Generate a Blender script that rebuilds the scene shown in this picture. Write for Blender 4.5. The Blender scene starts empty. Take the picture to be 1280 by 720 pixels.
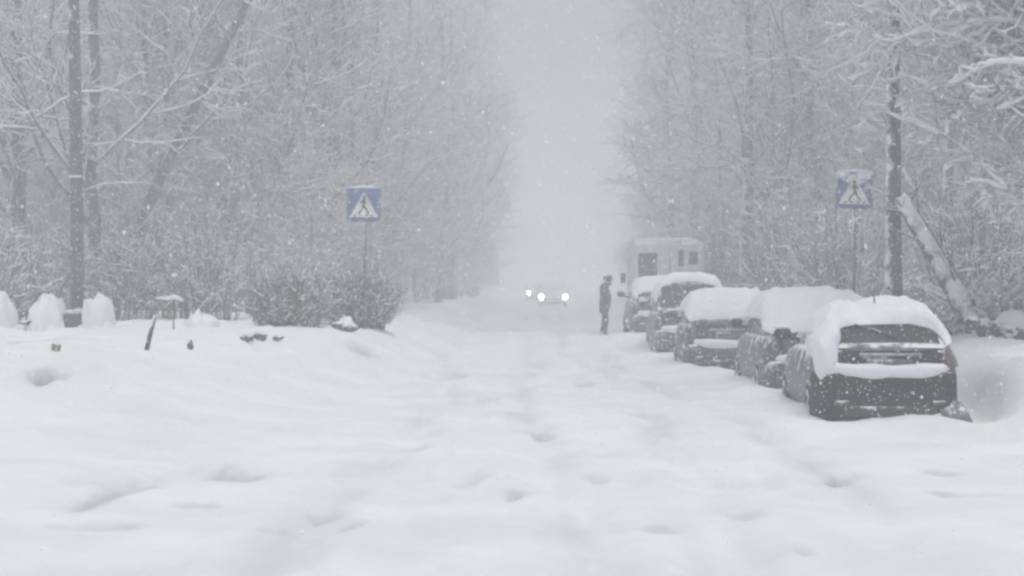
import bpy, bmesh, math, random
import numpy as np
from mathutils import Vector, Matrix

S = bpy.context.scene
COL = S.collection
R = math.radians

# ------------------------------------------------------------------ camera, sky, sun, exposure
CAM_H, FPX = 1.55, 2370.0            # eye height above the snow, focal length in photo pixels (1280 wide)
HORIZON = 362.0
cam_d = bpy.data.cameras.new("camera")
cam_d.sensor_width = 36.0
cam_d.lens = FPX / 1280.0 * 36.0
cam_d.clip_start, cam_d.clip_end = 0.1, 4000.0
cam = bpy.data.objects.new("camera", cam_d)
COL.objects.link(cam)
cam.location = (0, 0, CAM_H)
cam.rotation_euler = (R(90) + math.atan((HORIZON - 360.0) / FPX), 0, 0)
S.camera = cam

SUN_EL, SUN_ROT = R(78), R(150)
world = bpy.data.worlds.new("World")
S.world = world
world.use_nodes = True
wn = world.node_tree
wn.nodes.clear()
sky = wn.nodes.new("ShaderNodeTexSky")
sky.sky_type = 'NISHITA'
sky.sun_disc = False
sky.sun_elevation = SUN_EL
sky.sun_rotation = SUN_ROT
sky.dust_density = 6.0
sky.air_density = 1.0
sky.ozone_density = 1.0
hsv = wn.nodes.new("ShaderNodeHueSaturation")      # an overcast sky: nearly grey
hsv.inputs["Saturation"].default_value = 0.75
hsv.inputs["Hue"].default_value = 0.455
bg = wn.nodes.new("ShaderNodeBackground")
bg.inputs["Strength"].default_value = 0.113
wo = wn.nodes.new("ShaderNodeOutputWorld")
wn.links.new(sky.outputs[0], hsv.inputs["Color"])
wn.links.new(hsv.outputs[0], bg.inputs["Color"])
wn.links.new(bg.outputs[0], wo.inputs["Surface"])

sun_d = bpy.data.lights.new("sun", 'SUN')
sun_d.energy = 0.7
sun_d.angle = R(60)
sun_d.color = (1.0, 0.995, 0.97)
sun = bpy.data.objects.new("sun", sun_d)
COL.objects.link(sun)
sun.rotation_euler = (R(90) - SUN_EL, 0, R(180) - SUN_ROT)
sun.location = (0, 0, 60)

S.view_settings.view_transform = 'Standard'
S.view_settings.look = 'None'
S.view_settings.gamma = 1.0
S.view_settings.use_curve_mapping = False
S.view_settings.exposure = 0.03

HAZE_DENSITY = 0.0100
cy = S.cycles
cy.max_bounces = 6
cy.diffuse_bounces = 3
cy.glossy_bounces = 2
cy.transmission_bounces = 2
cy.volume_bounces = 3
cy.transparent_max_bounces = 4
cy.use_denoising = True
cy.use_adaptive_sampling = False
cy.pixel_filter_type = 'BLACKMAN_HARRIS'
cy.filter_width = 2.7

# ------------------------------------------------------------------ helpers
RNG = np.random.default_rng(11)


def at(px, py, d):
    """the point at depth d that the photo shows at pixel px, py"""
    return Vector(((px - 640.0) / FPX * d, d, CAM_H + (HORIZON - py) / FPX * d))


def px_x(px, d):
    return (px - 640.0) / FPX * d


def sm(a, b, x):
    t = np.clip((np.asarray(x, float) - a) / (b - a), 0, 1)
    return t * t * (3 - 2 * t)


_perm = np.random.default_rng(3).random((256, 256))


def vnoise(x, y):
    x = np.asarray(x, float); y = np.asarray(y, float)
    xi = np.floor(x).astype(int); yi = np.floor(y).astype(int)
    fx = x - xi; fy = y - yi
    fx = fx * fx * (3 - 2 * fx); fy = fy * fy * (3 - 2 * fy)
    g = lambda a, b: _perm[a & 255, b & 255]
    return ((g(xi, yi) * (1 - fx) + g(xi + 1, yi) * fx) * (1 - fy)
            + (g(xi, yi + 1) * (1 - fx) + g(xi + 1, yi + 1) * fx) * fy) * 2 - 1


def fbm(x, y, octv=4, s=1.0):
    v, a = 0, 1.0
    for k in range(octv):
        v = v + a * vnoise(x * s + 17.3 * k, y * s + 9.1 * k)
        s *= 2.03; a *= 0.5
    return v


def mesh_np(name, verts, faces_list):
    """verts (n,3); faces_list: list of int arrays (m,k)"""
    me = bpy.data.meshes.new(name)
    verts = np.ascontiguousarray(verts, dtype=np.float32)
    me.vertices.add(len(verts))
    me.vertices.foreach_set("co", verts.ravel())
    faces_list = [np.asarray(f, dtype=np.int32) for f in faces_list if len(f)]
    nl = sum(f.size for f in faces_list); npol = sum(len(f) for f in faces_list)
    me.loops.add(nl); me.polygons.add(npol)
    me.loops.foreach_set("vertex_index", np.concatenate([f.ravel() for f in faces_list]))
    starts, s = [], 0
    for f in faces_list:
        starts.append(np.arange(len(f), dtype=np.int32) * f.shape[1] + s)
        s += f.size
    me.polygons.foreach_set("loop_start", np.concatenate(starts))
    me.update(calc_edges=True)
    me.validate()
    return me


class MB:
    """collects numpy geometry, links it as one mesh object"""
    def __init__(self):
        self.v, self.f, self.n = [], [], 0

    def add(self, v, *fs):
        v = np.asarray(v, float).reshape(-1, 3)
        for f in fs:
            f = np.asarray(f, int)
            if len(f):
                self.f.append(f + self.n)
        self.v.append(v); self.n += len(v)
        return self

    def grid(self, P, close_u=False, close_v=False):
        """P (a,b,3) -> quads"""
        a, b = P.shape[:2]
        idx = np.arange(a * b).reshape(a, b)
        A = idx if not close_u else np.vstack([idx, idx[:1]])
        A = A if not close_v else np.hstack([A, A[:, :1]])
        q = np.stack([A[:-1, :-1], A[1:, :-1], A[1:, 1:], A[:-1, 1:]], -1).reshape(-1, 4)
        return self.add(P.reshape(-1, 3), q)

    def box(self, c, s, rot=None):
        c = np.array(c, float); s = np.array(s, float) / 2
        v = np.array([[x, y, z] for x in (-1, 1) for y in (-1, 1) for z in (-1, 1)], float) * s
        if rot is not None:
            v = v @ np.array(rot).T
        f = [[0, 1, 3, 2], [4, 6, 7, 5], [0, 4, 5, 1], [2, 3, 7, 6], [0, 2, 6, 4], [1, 5, 7, 3]]
        return self.add(v + c, f)

    def tubes(self, pts, rad, sides, caps=False):
        """pts (n,k,3) rad (n,k)"""
        n, k = pts.shape[:2]
        if n == 0:
            return self
        tan = np.gradient(pts, axis=1)
        tan /= np.linalg.norm(tan, axis=2, keepdims=True) + 1e-9
        ref = np.zeros_like(tan); ref[..., 0] = 0.31; ref[..., 1] = 0.95; ref[..., 2] = 0.05
        vert = np.abs((tan * ref).sum(2)) > 0.92
        ref[vert] = (0.1, 0.1, 0.99)
        u = np.cross(tan, ref); u /= np.linalg.norm(u, axis=2, keepdims=True) + 1e-9
        w = np.cross(tan, u)
        ang = np.arange(sides) / sides * 2 * np.pi
        P = (pts[:, :, None] + rad[:, :, None, None] *
             (np.cos(ang)[None, None, :, None] * u[:, :, None] + np.sin(ang)[None, None, :, None] * w[:, :, None]))
        idx = np.arange(n * k * sides).reshape(n, k, sides)
        nx = np.roll(idx, -1, axis=2)
        q = np.stack([idx[:, :-1], nx[:, :-1], nx[:, 1:], idx[:, 1:]], -1).reshape(-1, 4)
        fs = [q]
        if caps:
            fs += [idx[:, 0, ::-1].reshape(n, sides), idx[:, -1].reshape(n, sides)]
        return self.add(P.reshape(-1, 3), *fs)

    def tube(self, pts, rad, sides=8, caps=True):
        pts = np.array(pts, float)
        rad = np.full(len(pts), rad, float) if np.isscalar(rad) else np.array(rad, float)
        return self.tubes(pts[None], rad[None], sides, caps)

    def blob(self, c, s, seed=0, rough=0.25, nu=22, nv=12, flat=0.0, power=1.0):
        """lumpy ellipsoid; flat trims the bottom"""
        u = np.arange(nu) / nu * 2 * np.pi
        v = np.linspace(-np.pi / 2, np.pi / 2, nv)
        U, V = np.meshgrid(u, v)
        X, Y, Z = np.cos(V) * np.cos(U), np.cos(V) * np.sin(U), np.sin(V)
        sp = lambda a: np.sign(a) * np.abs(a) ** power
        X, Y, Z = sp(X), sp(Y), sp(Z)
        rr = 1 + rough * (fbm(X * 2.1 + seed * 3.7 + Z * 1.3, Y * 2.1 + seed * 1.9 - Z, 3))
        P = np.stack([X * rr * s[0], Y * rr * s[1], np.maximum(Z * rr, -1 + flat) * s[2]], -1) + np.array(c, float)
        self.grid(P, close_v=True)
        return self

    def build(self, name, mat, parent=None, smooth=True):
        V = np.concatenate(self.v)
        byk = {}
        for f in self.f:
            byk.setdefault(f.shape[1], []).append(f)
        me = mesh_np(name, V, [np.concatenate(x) for x in byk.values()])
        if smooth:  # dark parts recoloured pale, so the cars sink into the haze
            me.polygons.foreach_set("use_smooth", np.ones(len(me.polygons), bool))
        me.materials.append(mat)
        o = bpy.data.objects.new(name, me)
        COL.objects.link(o)
        if parent:
            o.parent = parent
        return o


def tag(o, label=None, cat=None, group=None, kind=None):
    if label: o["label"] = label
    if cat: o["category"] = cat
    if group: o["group"] = group
    if kind: o["kind"] = kind
    return o


def empty(name, loc, label, cat, group=None, rz=0.0):
    o = bpy.data.objects.new(name, None)
    o.empty_display_size = 0.3
    COL.objects.link(o)
    o.location = loc
    o.rotation_euler = (0, 0, rz)
    return tag(o, label, cat, group)


def copy_tree(o, parent=None):
    kids = list(o.children)
    c = o.copy()
    COL.objects.link(c)
    c.parent = parent
    for ch in kids:
        copy_tree(ch, c)
    return c


def subsurf(o, lv=2):
    m = o.modifiers.new("smooth", 'SUBSURF')
    m.levels = lv; m.render_levels = lv
    return o


# ------------------------------------------------------------------ materials
def mat_new(name):
    m = bpy.data.materials.new(name)
    m.use_nodes = True
    nt = m.node_tree
    return m, nt, nt.nodes["Principled BSDF"]


def N(nt, typ, **kw):
    n = nt.nodes.new(typ)
    for k, v in kw.items():
        if k in n.inputs:
            n.inputs[k].default_value = v
        else:
            setattr(n, k, v)
    return n


def ramp(nt, src, p0, p1, c0=(0, 0, 0, 1), c1=(1, 1, 1, 1)):
    r = nt.nodes.new("ShaderNodeValToRGB")
    r.color_ramp.elements[0].position = p0; r.color_ramp.elements[0].color = c0
    r.color_ramp.elements[1].position = p1; r.color_ramp.elements[1].color = c1
    nt.links.new(src, r.inputs[0])
    return r.outputs[0]


SNOW = (0.80, 0.825, 0.85, 1)


def snow_mat(name="snow", bump=0.35, scale=14.0, col=SNOW):
    m, nt, p = mat_new(name)
    tc = N(nt, "ShaderNodeTexCoord")
    n1 = N(nt, "ShaderNodeTexNoise", Scale=scale, Detail=6.0, Roughness=0.62)
    n2 = N(nt, "ShaderNodeTexNoise", Scale=0.9, Detail=3.0)
    nt.links.new(tc.outputs["Object"], n1.inputs["Vector"])
    nt.links.new(tc.outputs["Object"], n2.inputs["Vector"])
    c = ramp(nt, n2.outputs["Fac"], 0.3, 0.7, (col[0] * .95, col[1] * .955, col[2] * .96, 1), col)
    nt.links.new(c, p.inputs["Base Color"])
    b = N(nt, "ShaderNodeBump", Strength=bump, Distance=0.03)
    nt.links.new(n1.outputs["Fac"], b.inputs["Height"])
    nt.links.new(b.outputs[0], p.inputs["Normal"])
    p.inputs["Roughness"].default_value = 0.85
    p.inputs["Specular IOR Level"].default_value = 0.2
    return m


def snowy(name, col, rough=0.5, cover=0.5, up=0.6, wind=0.25, scale=6.0, spec=0.4, var=0.25, metal=0.0, speck=True, rearward=0.0):
    """a surface with snow stuck to it: more where it faces up or to windward (-X), in blotches"""
    m, nt, p = mat_new(name)
    tc = N(nt, "ShaderNodeTexCoord")
    geo = N(nt, "ShaderNodeNewGeometry")
    sx = N(nt, "ShaderNodeSeparateXYZ")
    nt.links.new(geo.outputs["Normal"], sx.inputs[0])
    n1 = N(nt, "ShaderNodeTexNoise", Scale=scale, Detail=5.0, Roughness=0.65)
    nt.links.new(tc.outputs["Object"], n1.inputs["Vector"])
    def mul(a, k):
        q = N(nt, "ShaderNodeMath", operation='MULTIPLY')
        nt.links.new(a, q.inputs[0]); q.inputs[1].default_value = k
        return q.outputs[0]
    def add(a, b):
        q = N(nt, "ShaderNodeMath", operation='ADD')
        nt.links.new(a, q.inputs[0])
        if isinstance(b, (int, float)): q.inputs[1].default_value = b
        else: nt.links.new(b, q.inputs[1])
        return q.outputs[0]
    s = add(mul(sx.outputs[2], up), mul(sx.outputs[0], -wind))
    if rearward:
        s = add(s, mul(sx.outputs[1], -rearward))
    s = add(s, mul(n1.outputs["Fac"], 1.0))
    s = add(s, cover - 1.0)
    f = ramp(nt, s, 0.0, 0.14)
    if speck:
        n2 = N(nt, "ShaderNodeTexNoise", Scale=38.0, Detail=2.0)
        nt.links.new(tc.outputs["Object"], n2.inputs["Vector"])
        f2 = ramp(nt, n2.outputs["Fac"], 0.66, 0.72)
        mx = N(nt, "ShaderNodeMath", operation='MAXIMUM')
        nt.links.new(f, mx.inputs[0]); nt.links.new(mul(f2, 0.55), mx.inputs[1])
        f = mx.outputs[0]
    n3 = N(nt, "ShaderNodeTexNoise", Scale=scale * 0.6, Detail=4.0)
    nt.links.new(tc.outputs["Object"], n3.inputs["Vector"])
    c0 = tuple(x * (1 - var) for x in col[:3]) + (1,)
    c1 = tuple(min(1, x * (1 + var)) for x in col[:3]) + (1,)
    base = ramp(nt, n3.outputs["Fac"], 0.35, 0.65, c0, c1)
    mix = N(nt, "ShaderNodeMix", data_type='RGBA')
    nt.links.new(f, mix.inputs[0]); nt.links.new(base, mix.inputs[6]); mix.inputs[7].default_value = SNOW
    nt.links.new(mix.outputs[2], p.inputs["Base Color"])
    rr = N(nt, "ShaderNodeMapRange")
    nt.links.new(f, rr.inputs[0]); rr.inputs[3].default_value = rough; rr.inputs[4].default_value = 0.9
    nt.links.new(rr.outputs[0], p.inputs["Roughness"])
    b = N(nt, "ShaderNodeBump", Strength=0.4, Distance=0.02)
    nt.links.new(f, b.inputs["Height"])
    nt.links.new(b.outputs[0], p.inputs["Normal"])
    p.inputs["Specular IOR Level"].default_value = spec
    p.inputs["Metallic"].default_value = metal
    return m


def emit_mat(name, col, strength):
    m, nt, p = mat_new(name)
    p.inputs["Base Color"].default_value = (0.8, 0.8, 0.8, 1)
    p.inputs["Emission Color"].default_value = col
    p.inputs["Emission Strength"].default_value = strength
    return m


M_snow = snow_mat()
M_twig_snow = snow_mat("twig_snow", 0.15, 30.0, (0.78, 0.80, 0.82, 1))
M_bark = snowy("bark", (0.075, 0.068, 0.06, 1), 0.9, 0.42, 0.5, 0.22, 3.0, 0.1)
M_bark_bare = snowy("bark_bare", (0.06, 0.055, 0.05, 1), 0.9, 0.22, 0.35, 0.1, 3.0, 0.1)
M_bark_near = snowy("bark_near", (0.10, 0.092, 0.085, 1), 0.9, 0.36, 0.5, 0.25, 5.0, 0.1)
M_twig = snowy("twig", (0.11, 0.10, 0.095, 1), 0.9, 0.35, 0.5, 0.1, 4.0, 0.1, speck=False)
M_bush = snowy("bush_twig", (0.075, 0.062, 0.055, 1), 0.9, 0.32, 0.4, 0.05, 5.0, 0.1, speck=False)
M_pole = snowy("pole_steel", (0.10, 0.105, 0.11, 1), 0.6, 0.38, 0.5, 0.10, 3.0, 0.2)
M_concrete = snowy("concrete", (0.09, 0.09, 0.088, 1), 0.9, 0.24, 0.7, 0.1, 6.0, 0.15)
M_trunk_white = snowy("snow_plastered_bark", (0.10, 0.095, 0.09, 1), 0.9, 0.33, 0.55, 0.3, 2.6, 0.1)
M_dark = snowy("dark_clod", (0.075, 0.072, 0.07, 1), 0.9, 0.30, 0.55, 0.05, 7.0, 0.1)
M_slush = snowy("dirty_slush", (.20, .205, .21, 1), .9, .34, .3, .05, 7.0, .1)
M_wood = snowy("weathered_wood", (0.22, 0.19, 0.15, 1), 0.9, 0.30, 0.5, 0.0, 9.0, 0.1)

# ------------------------------------------------------------------ ground
CARS = {  # centre x, rear y, base z
}
DENTS = [  # photo px, py on the snow, size x, size y (m), depth
    (297, 598, .16, .30, .085), (268, 592, .22, .28, .05), (60, 522, .16, .6, .08), (40, 464, .2, .7, .08),
    (408, 640, .14, .18, .05), (440, 660, .06, .25, .05), (680, 543, .10, .42, .07), (648, 622, .07, .30, .05),
    (1038, 602, .09, .26, .08), (512, 428, .35, .7, .10), (250, 632, .12, .12, .05), (150, 608, .25, .2, .04),
    (720, 690, .12, .12, .03), (1172, 592, .10, .2, .05), (1210, 620, .2, .12, .05), (330, 668, .3, .08, .03),
    (1000, 690, .05, .12, .03), (520, 560, .1, .3, .03), (820, 660, .12, .2, .03), (585, 600, .1, .3, .03),
    (745, 600, .08, .2, .035), (930, 640, .1, .16, .03), (120, 660, .2, .15, .04), (455, 470, .2, .4, .05),
    (570, 470, .15, .6, .05), (610, 500, .12, .5, .04), (735, 480, .15, .6, .05), (800, 520, .1, .3, .04),
]


def right_bank(x, y):
    return 0.80 * sm(5.15, 7.3, x + 0.25 * vnoise(y * 0.4, 11.3)) * sm(12, 22, y)


def base_h(x, y):
    x = np.asarray(x, float); y = np.asarray(y, float)
    rise = (0.33 * sm(44, 51, y) - 0.16 * sm(53, 62, y) + 0.28 * sm(66, 112, y) + 0.18 * sm(112, 150, y) + 0.3 * sm(150, 400, y))
    rise = rise + 0.05 * vnoise(x * 0.5, y * 0.11) * sm(40, 50, y)
    e0 = 1.25 * sm(24, 37, y)
    left = 0.74 * sm(-2.3 + e0, -6.4 + 2.4 * e0, x + 0.30 * vnoise(y * 0.35, 3.3)) * sm(6, 26, y)
    left = left + 0.07 * sm(-3.3, -5.2, x + 0.3 * vnoise(y * .6, 8.3)) * sm(33.2, 36.0, y) * (1 + 0.5 * vnoise(x * 1.7, y * .7)) * (1 - .75 * sm(42, 48, y))
    right = right_bank(x, y)
    return rise + left * (1 - sm(44, 56, y) * .3) + right


def ground_h(x, y):
    x = np.asarray(x, float); y = np.asarray(y, float)
    h = base_h(x, y)
    h = h + 0.024 * fbm(x * 0.75, y * 0.15, 3) + 0.013 * fbm(x * 2.6 + 5, y * 0.65, 3) + 0.010 * fbm(x * 7.5 + 1, y * 3.6, 2) + 0.045 * np.maximum(fbm(x * 5.2 + 31, y * 2.6 + 7, 2) - .62, 0)
    # ruts of old tyre tracks, half filled again
    for xc, a in ((-1.25, .045), (0.35, .05), (1.55, .035), (2.35, .03)):
        xx = xc + 0.25 * np.sin(y * 0.16 + xc * 2) + 0.10 * vnoise(y * 0.5, xc * 7)
        h = h - 1.35 * a * np.exp(-((x - xx) / 0.20) ** 2) * (0.55 + 0.7 * vnoise(y * 0.45 + xc * 5, xc * 3)) * sm(6, 9, y)
        h = h + a * .5 * np.exp(-((np.abs(x - xx) - .36) / 0.15) ** 2)
    # churned clods between the tracks, rough banks, snow packed along the parked cars
    lane = sm(0, .6, 2.9 - np.abs(x - .4))
    h = h + lane * (0.05 * np.maximum(fbm(x * 3.1, y * 0.9, 3) - 0.15, 0) - .04 * np.maximum(fbm(x * 2.2 + 9, y * .45 + 4, 3) - .35, 0))
    bank = sm(.12, .5, base_h(x, y)) * sm(60, 46, y)
    h = h + bank * (.05 * fbm(x * 1.7 + 3, y * .6 + 8, 3) + .05 * np.maximum(fbm(x * 3.4, y * 1.3 + 2, 2) - .3, 0))
    xl = np.interp(y, [23, 27.2, 28.8, 33.1, 37, 41.2, 44, 48.4, 51, 55], [3.62, 3.78, 3.78, 3.78, 3.32, 3.4, 3.24, 3.32, 3.1, 3.1])
    h = h + (.07 + .06 * vnoise(x * 3, y * 1.3)) * np.exp(-((x - xl + .02) / np.where(x < xl, .42, .8)) ** 2) * sm(23.4, 24.2, y) * sm(56, 53, y)
    for (px, py, sx, sy, dp) in DENTS:
        d = CAM_H * FPX / (py - HORIZON)
        for _ in range(4):
            z = float(base_h(px_x(px, d), d))
            d = (CAM_H - z) * FPX / (py - HORIZON)
        q = ((x - px_x(px, d)) / sx) ** 2 + ((y - d) / sy) ** 2
        q = q * (1 + .35 * vnoise(x * 6 + px, y * 5))
        h = h - dp * 2.6 * np.exp(-np.clip(q, 0, 30) ** 1.5)
    # the plough scrape running diagonally, lower left
    a = np.array([-1.6, 12.0]); b = np.array([-1.55, 13.6])
    for (p0, p1, dp, w) in (((330, 668), (432, 637), .05, .09), ((90, 640), (200, 596), .04, .14)):
        e = []
        for q in (p0, p1):
            d = CAM_H * FPX / (q[1] - HORIZON)
            for _ in range(4):
                d = (CAM_H - float(base_h(px_x(q[0], d), d))) * FPX / (q[1] - HORIZON)
            e.append(np.array([px_x(q[0], d), d]))
        ab = e[1] - e[0]; L2 = (ab ** 2).sum()
        t = np.clip(((x - e[0][0]) * ab[0] + (y - e[0][1]) * ab[1]) / L2, 0, 1)
        dist = np.hypot(x - e[0][0] - t * ab[0], y - e[0][1] - t * ab[1])
        h = h - dp * np.exp(-(dist / w) ** 2) + dp * .5 * np.exp(-((dist - w * 1.8) / w) ** 2)
    # snow drifted against and melted back from the parked cars
    g = np.exp(-(np.abs((x - 5.72 - .05 * (y - 23)) / .30) ** 3 + ((y - 24.0) / 2.0) ** 4))
    h = h - (0.14 + .75 * right_bank(x, y)) * g * (1 + .25 * vnoise(x * 5, y * 4))
    h = h + .22 * np.exp(-(((x - 6.35) / .35) ** 2 + ((y - 23.8) / 1.6) ** 2))
    h = h - 0.05 * np.exp(-(((x - 4.9) / 0.35) ** 2 + ((y - 22.95) / .3) ** 2)) * -1.0
    h = h - 0.07 * np.exp(-(((x - 3.8) / 0.35) ** 2 + ((y - 22.9) / .35) ** 2))
    return h


def slush_shade(x, y):
    """grey tint in footprints, scrapes and wheel ruts: trodden slush plus painted shade of the hollows"""
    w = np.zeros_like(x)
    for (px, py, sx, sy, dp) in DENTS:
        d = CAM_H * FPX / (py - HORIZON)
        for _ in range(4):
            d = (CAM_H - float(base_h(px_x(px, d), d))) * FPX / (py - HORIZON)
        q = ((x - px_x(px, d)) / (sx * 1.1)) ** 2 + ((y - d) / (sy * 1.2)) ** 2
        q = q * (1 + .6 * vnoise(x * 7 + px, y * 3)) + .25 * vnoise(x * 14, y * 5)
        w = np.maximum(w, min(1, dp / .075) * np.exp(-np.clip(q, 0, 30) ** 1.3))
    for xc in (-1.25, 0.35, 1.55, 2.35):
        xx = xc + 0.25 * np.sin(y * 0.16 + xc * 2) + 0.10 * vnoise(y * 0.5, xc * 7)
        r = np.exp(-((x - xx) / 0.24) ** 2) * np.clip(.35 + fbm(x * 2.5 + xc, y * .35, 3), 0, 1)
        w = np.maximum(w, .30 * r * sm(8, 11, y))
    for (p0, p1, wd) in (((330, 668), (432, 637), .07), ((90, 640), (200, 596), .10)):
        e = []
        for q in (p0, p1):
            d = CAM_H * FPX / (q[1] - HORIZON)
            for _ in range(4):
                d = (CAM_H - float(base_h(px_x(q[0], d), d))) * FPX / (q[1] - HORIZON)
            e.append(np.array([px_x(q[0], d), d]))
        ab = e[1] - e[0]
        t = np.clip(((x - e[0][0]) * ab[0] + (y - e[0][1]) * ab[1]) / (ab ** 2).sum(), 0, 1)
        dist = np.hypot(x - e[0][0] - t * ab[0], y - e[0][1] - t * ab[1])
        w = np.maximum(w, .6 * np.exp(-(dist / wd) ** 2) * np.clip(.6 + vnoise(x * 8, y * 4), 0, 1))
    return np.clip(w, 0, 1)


def axis(lo, hi, f0, core0, core1, grow):
    v = [core0]
    while v[-1] < core1: v.append(v[-1] + f0)
    st = f0
    while v[-1] < hi:
        st *= grow; v.append(v[-1] + st)
    st = f0; w = [core0]
    while w[-1] > lo:
        st *= grow; w.append(w[-1] - st)
    return np.array(w[:0:-1] + v)


def make_ground():
    xs = axis(-420, 420, 0.055, -6.0, 7.5, 1.10)
    ys = axis(-60, 700, 0.055, 9.0, 16.0, 1.0125)
    ys = axis(-60, 700, 0.055, 9.0, 16.0, 1.035) if len(ys) > 900 else ys
    X, Y = np.meshgrid(xs, ys)
    P = np.stack([X, Y, ground_h(X, Y)], -1)
    mb = MB().grid(P.transpose(1, 0, 2))
    m, nt, p = mat_new("snow_ground")
    tc = N(nt, "ShaderNodeTexCoord")
    n1 = N(nt, "ShaderNodeTexNoise", Scale=12.0, Detail=7.0, Roughness=0.66)
    n2 = N(nt, "ShaderNodeTexNoise", Scale=0.7, Detail=5.0, Roughness=0.6)
    n3 = N(nt, "ShaderNodeTexNoise", Scale=5.0, Detail=3.0)
    for n in (n1, n2, n3):
        nt.links.new(tc.outputs["Object"], n.inputs["Vector"])
    c = ramp(nt, n2.outputs["Fac"], 0.35, 0.65, (0.75, 0.775, 0.785, 1), (0.85, 0.87, 0.885, 1))
    # grit and twig litter thrown about on the snow
    g = ramp(nt, n3.outputs["Fac"], 0.735, 0.80)
    mix = N(nt, "ShaderNodeMix", data_type='RGBA')
    gm = N(nt, "ShaderNodeMath", operation='MULTIPLY'); gm.inputs[1].default_value = 0.35
    nt.links.new(g, gm.inputs[0]); nt.links.new(gm.outputs[0], mix.inputs[0])
    nt.links.new(c, mix.inputs[6]); mix.inputs[7].default_value = (0.45, 0.45, 0.44, 1)
    # driven, dirty road snow beyond the ridge
    sx = N(nt, "ShaderNodeSeparateXYZ"); nt.links.new(tc.outputs["Object"], sx.inputs[0])
    fy = N(nt, "ShaderNodeMapRange", interpolation_type='SMOOTHSTEP')
    nt.links.new(sx.outputs[1], fy.inputs[0]); fy.inputs[1].default_value = 51.0; fy.inputs[2].default_value = 56.0
    fx = N(nt, "ShaderNodeMapRange", interpolation_type='SMOOTHSTEP')
    ax = N(nt, "ShaderNodeMath", operation='ADD'); ax.inputs[1].default_value = -2.0; nt.links.new(sx.outputs[0], ax.inputs[0])
    ab = N(nt, "ShaderNodeMath", operation='ABSOLUTE'); nt.links.new(ax.outputs[0], ab.inputs[0])
    nt.links.new(ab.outputs[0], fx.inputs[0]); fx.inputs[1].default_value = 5.2; fx.inputs[2].default_value = 4.0
    fm = N(nt, "ShaderNodeMath", operation='MULTIPLY'); nt.links.new(fy.outputs[0], fm.inputs[0]); nt.links.new(fx.outputs[0], fm.inputs[1])
    fm2 = N(nt, "ShaderNodeMath", operation='MULTIPLY'); nt.links.new(fm.outputs[0], fm2.inputs[0]); fm2.inputs[1].default_value = 0.9
    mix2 = N(nt, "ShaderNodeMix", data_type='RGBA')
    nt.links.new(fm2.outputs[0], mix2.inputs[0]); nt.links.new(mix.outputs[2], mix2.inputs[6]); mix2.inputs[7].default_value = (0.74, 0.76, 0.78, 1)
    att = N(nt, "ShaderNodeAttribute", attribute_name="slush_shade")  # greys the ruts as slush and paints the shade of the dents
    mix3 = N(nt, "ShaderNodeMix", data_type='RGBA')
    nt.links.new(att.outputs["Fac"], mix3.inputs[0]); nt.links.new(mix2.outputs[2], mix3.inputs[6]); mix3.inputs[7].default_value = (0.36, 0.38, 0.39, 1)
    nt.links.new(mix3.outputs[2], p.inputs["Base Color"])
    b = N(nt, "ShaderNodeBump", Strength=0.45, Distance=0.04)
    nt.links.new(n1.outputs["Fac"], b.inputs["Height"])
    nt.links.new(b.outputs[0], p.inputs["Normal"])
    p.inputs["Roughness"].default_value = 0.85
    p.inputs["Specular IOR Level"].default_value = 0.2
    g = mb.build("snowy_ground", m)
    at_ = g.data.attributes.new("slush_shade", 'FLOAT', 'POINT')
    at_.data.foreach_set("value", slush_shade(X, Y).T.ravel().astype(np.float32))
    return tag(g, kind="structure")


make_ground()


def gz(x, y):
    return float(ground_h(x, y))


def depth_on_ground(px, py, d0=20.0, d1=46.0):
    """the first depth at which the snow surface is seen at pixel px, py"""
    dd = np.arange(d0, d1, .05)
    zz = ground_h(px_x(px, dd), dd)
    line = CAM_H + (HORIZON - py) / FPX * dd
    hit = np.nonzero(line < zz)[0]
    return float(dd[hit[0]]) if len(hit) else d1


# ------------------------------------------------------------------ air thick with snow
hz = MB().box((0, 320, 13), (900, 800, 32)).build("haze", M_snow, smooth=False)
tag(hz, kind="stuff")
hm = bpy.data.materials.new("haze_air")
hm.use_nodes = True
ht = hm.node_tree
ht.nodes.clear()
pv = ht.nodes.new("ShaderNodeVolumePrincipled")
pv.inputs["Color"].default_value = (0.955, 0.978, 0.982, 1)
pv.inputs["Density"].default_value = HAZE_DENSITY
pv.inputs["Anisotropy"].default_value = 0.0
for nm in ("Density Attribute", "Color Attribute", "Temperature Attribute"):
    if nm in pv.inputs: pv.inputs[nm].default_value = ""
ho = ht.nodes.new("ShaderNodeOutputMaterial")
ht.links.new(pv.outputs[0], ho.inputs["Volume"])
hz.data.materials.clear()
hz.data.materials.append(hm)


# ------------------------------------------------------------------ trees
def rot_about(v, axis_, ang):
    c = np.cos(ang)[:, None]; s = np.sin(ang)[:, None]
    return v * c + np.cross(axis_, v) * s + axis_ * (axis_ * v).sum(1, keepdims=True) * (1 - c)


def unit(v):
    return v / (np.linalg.norm(v, axis=-1, keepdims=True) + 1e-9)


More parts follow.
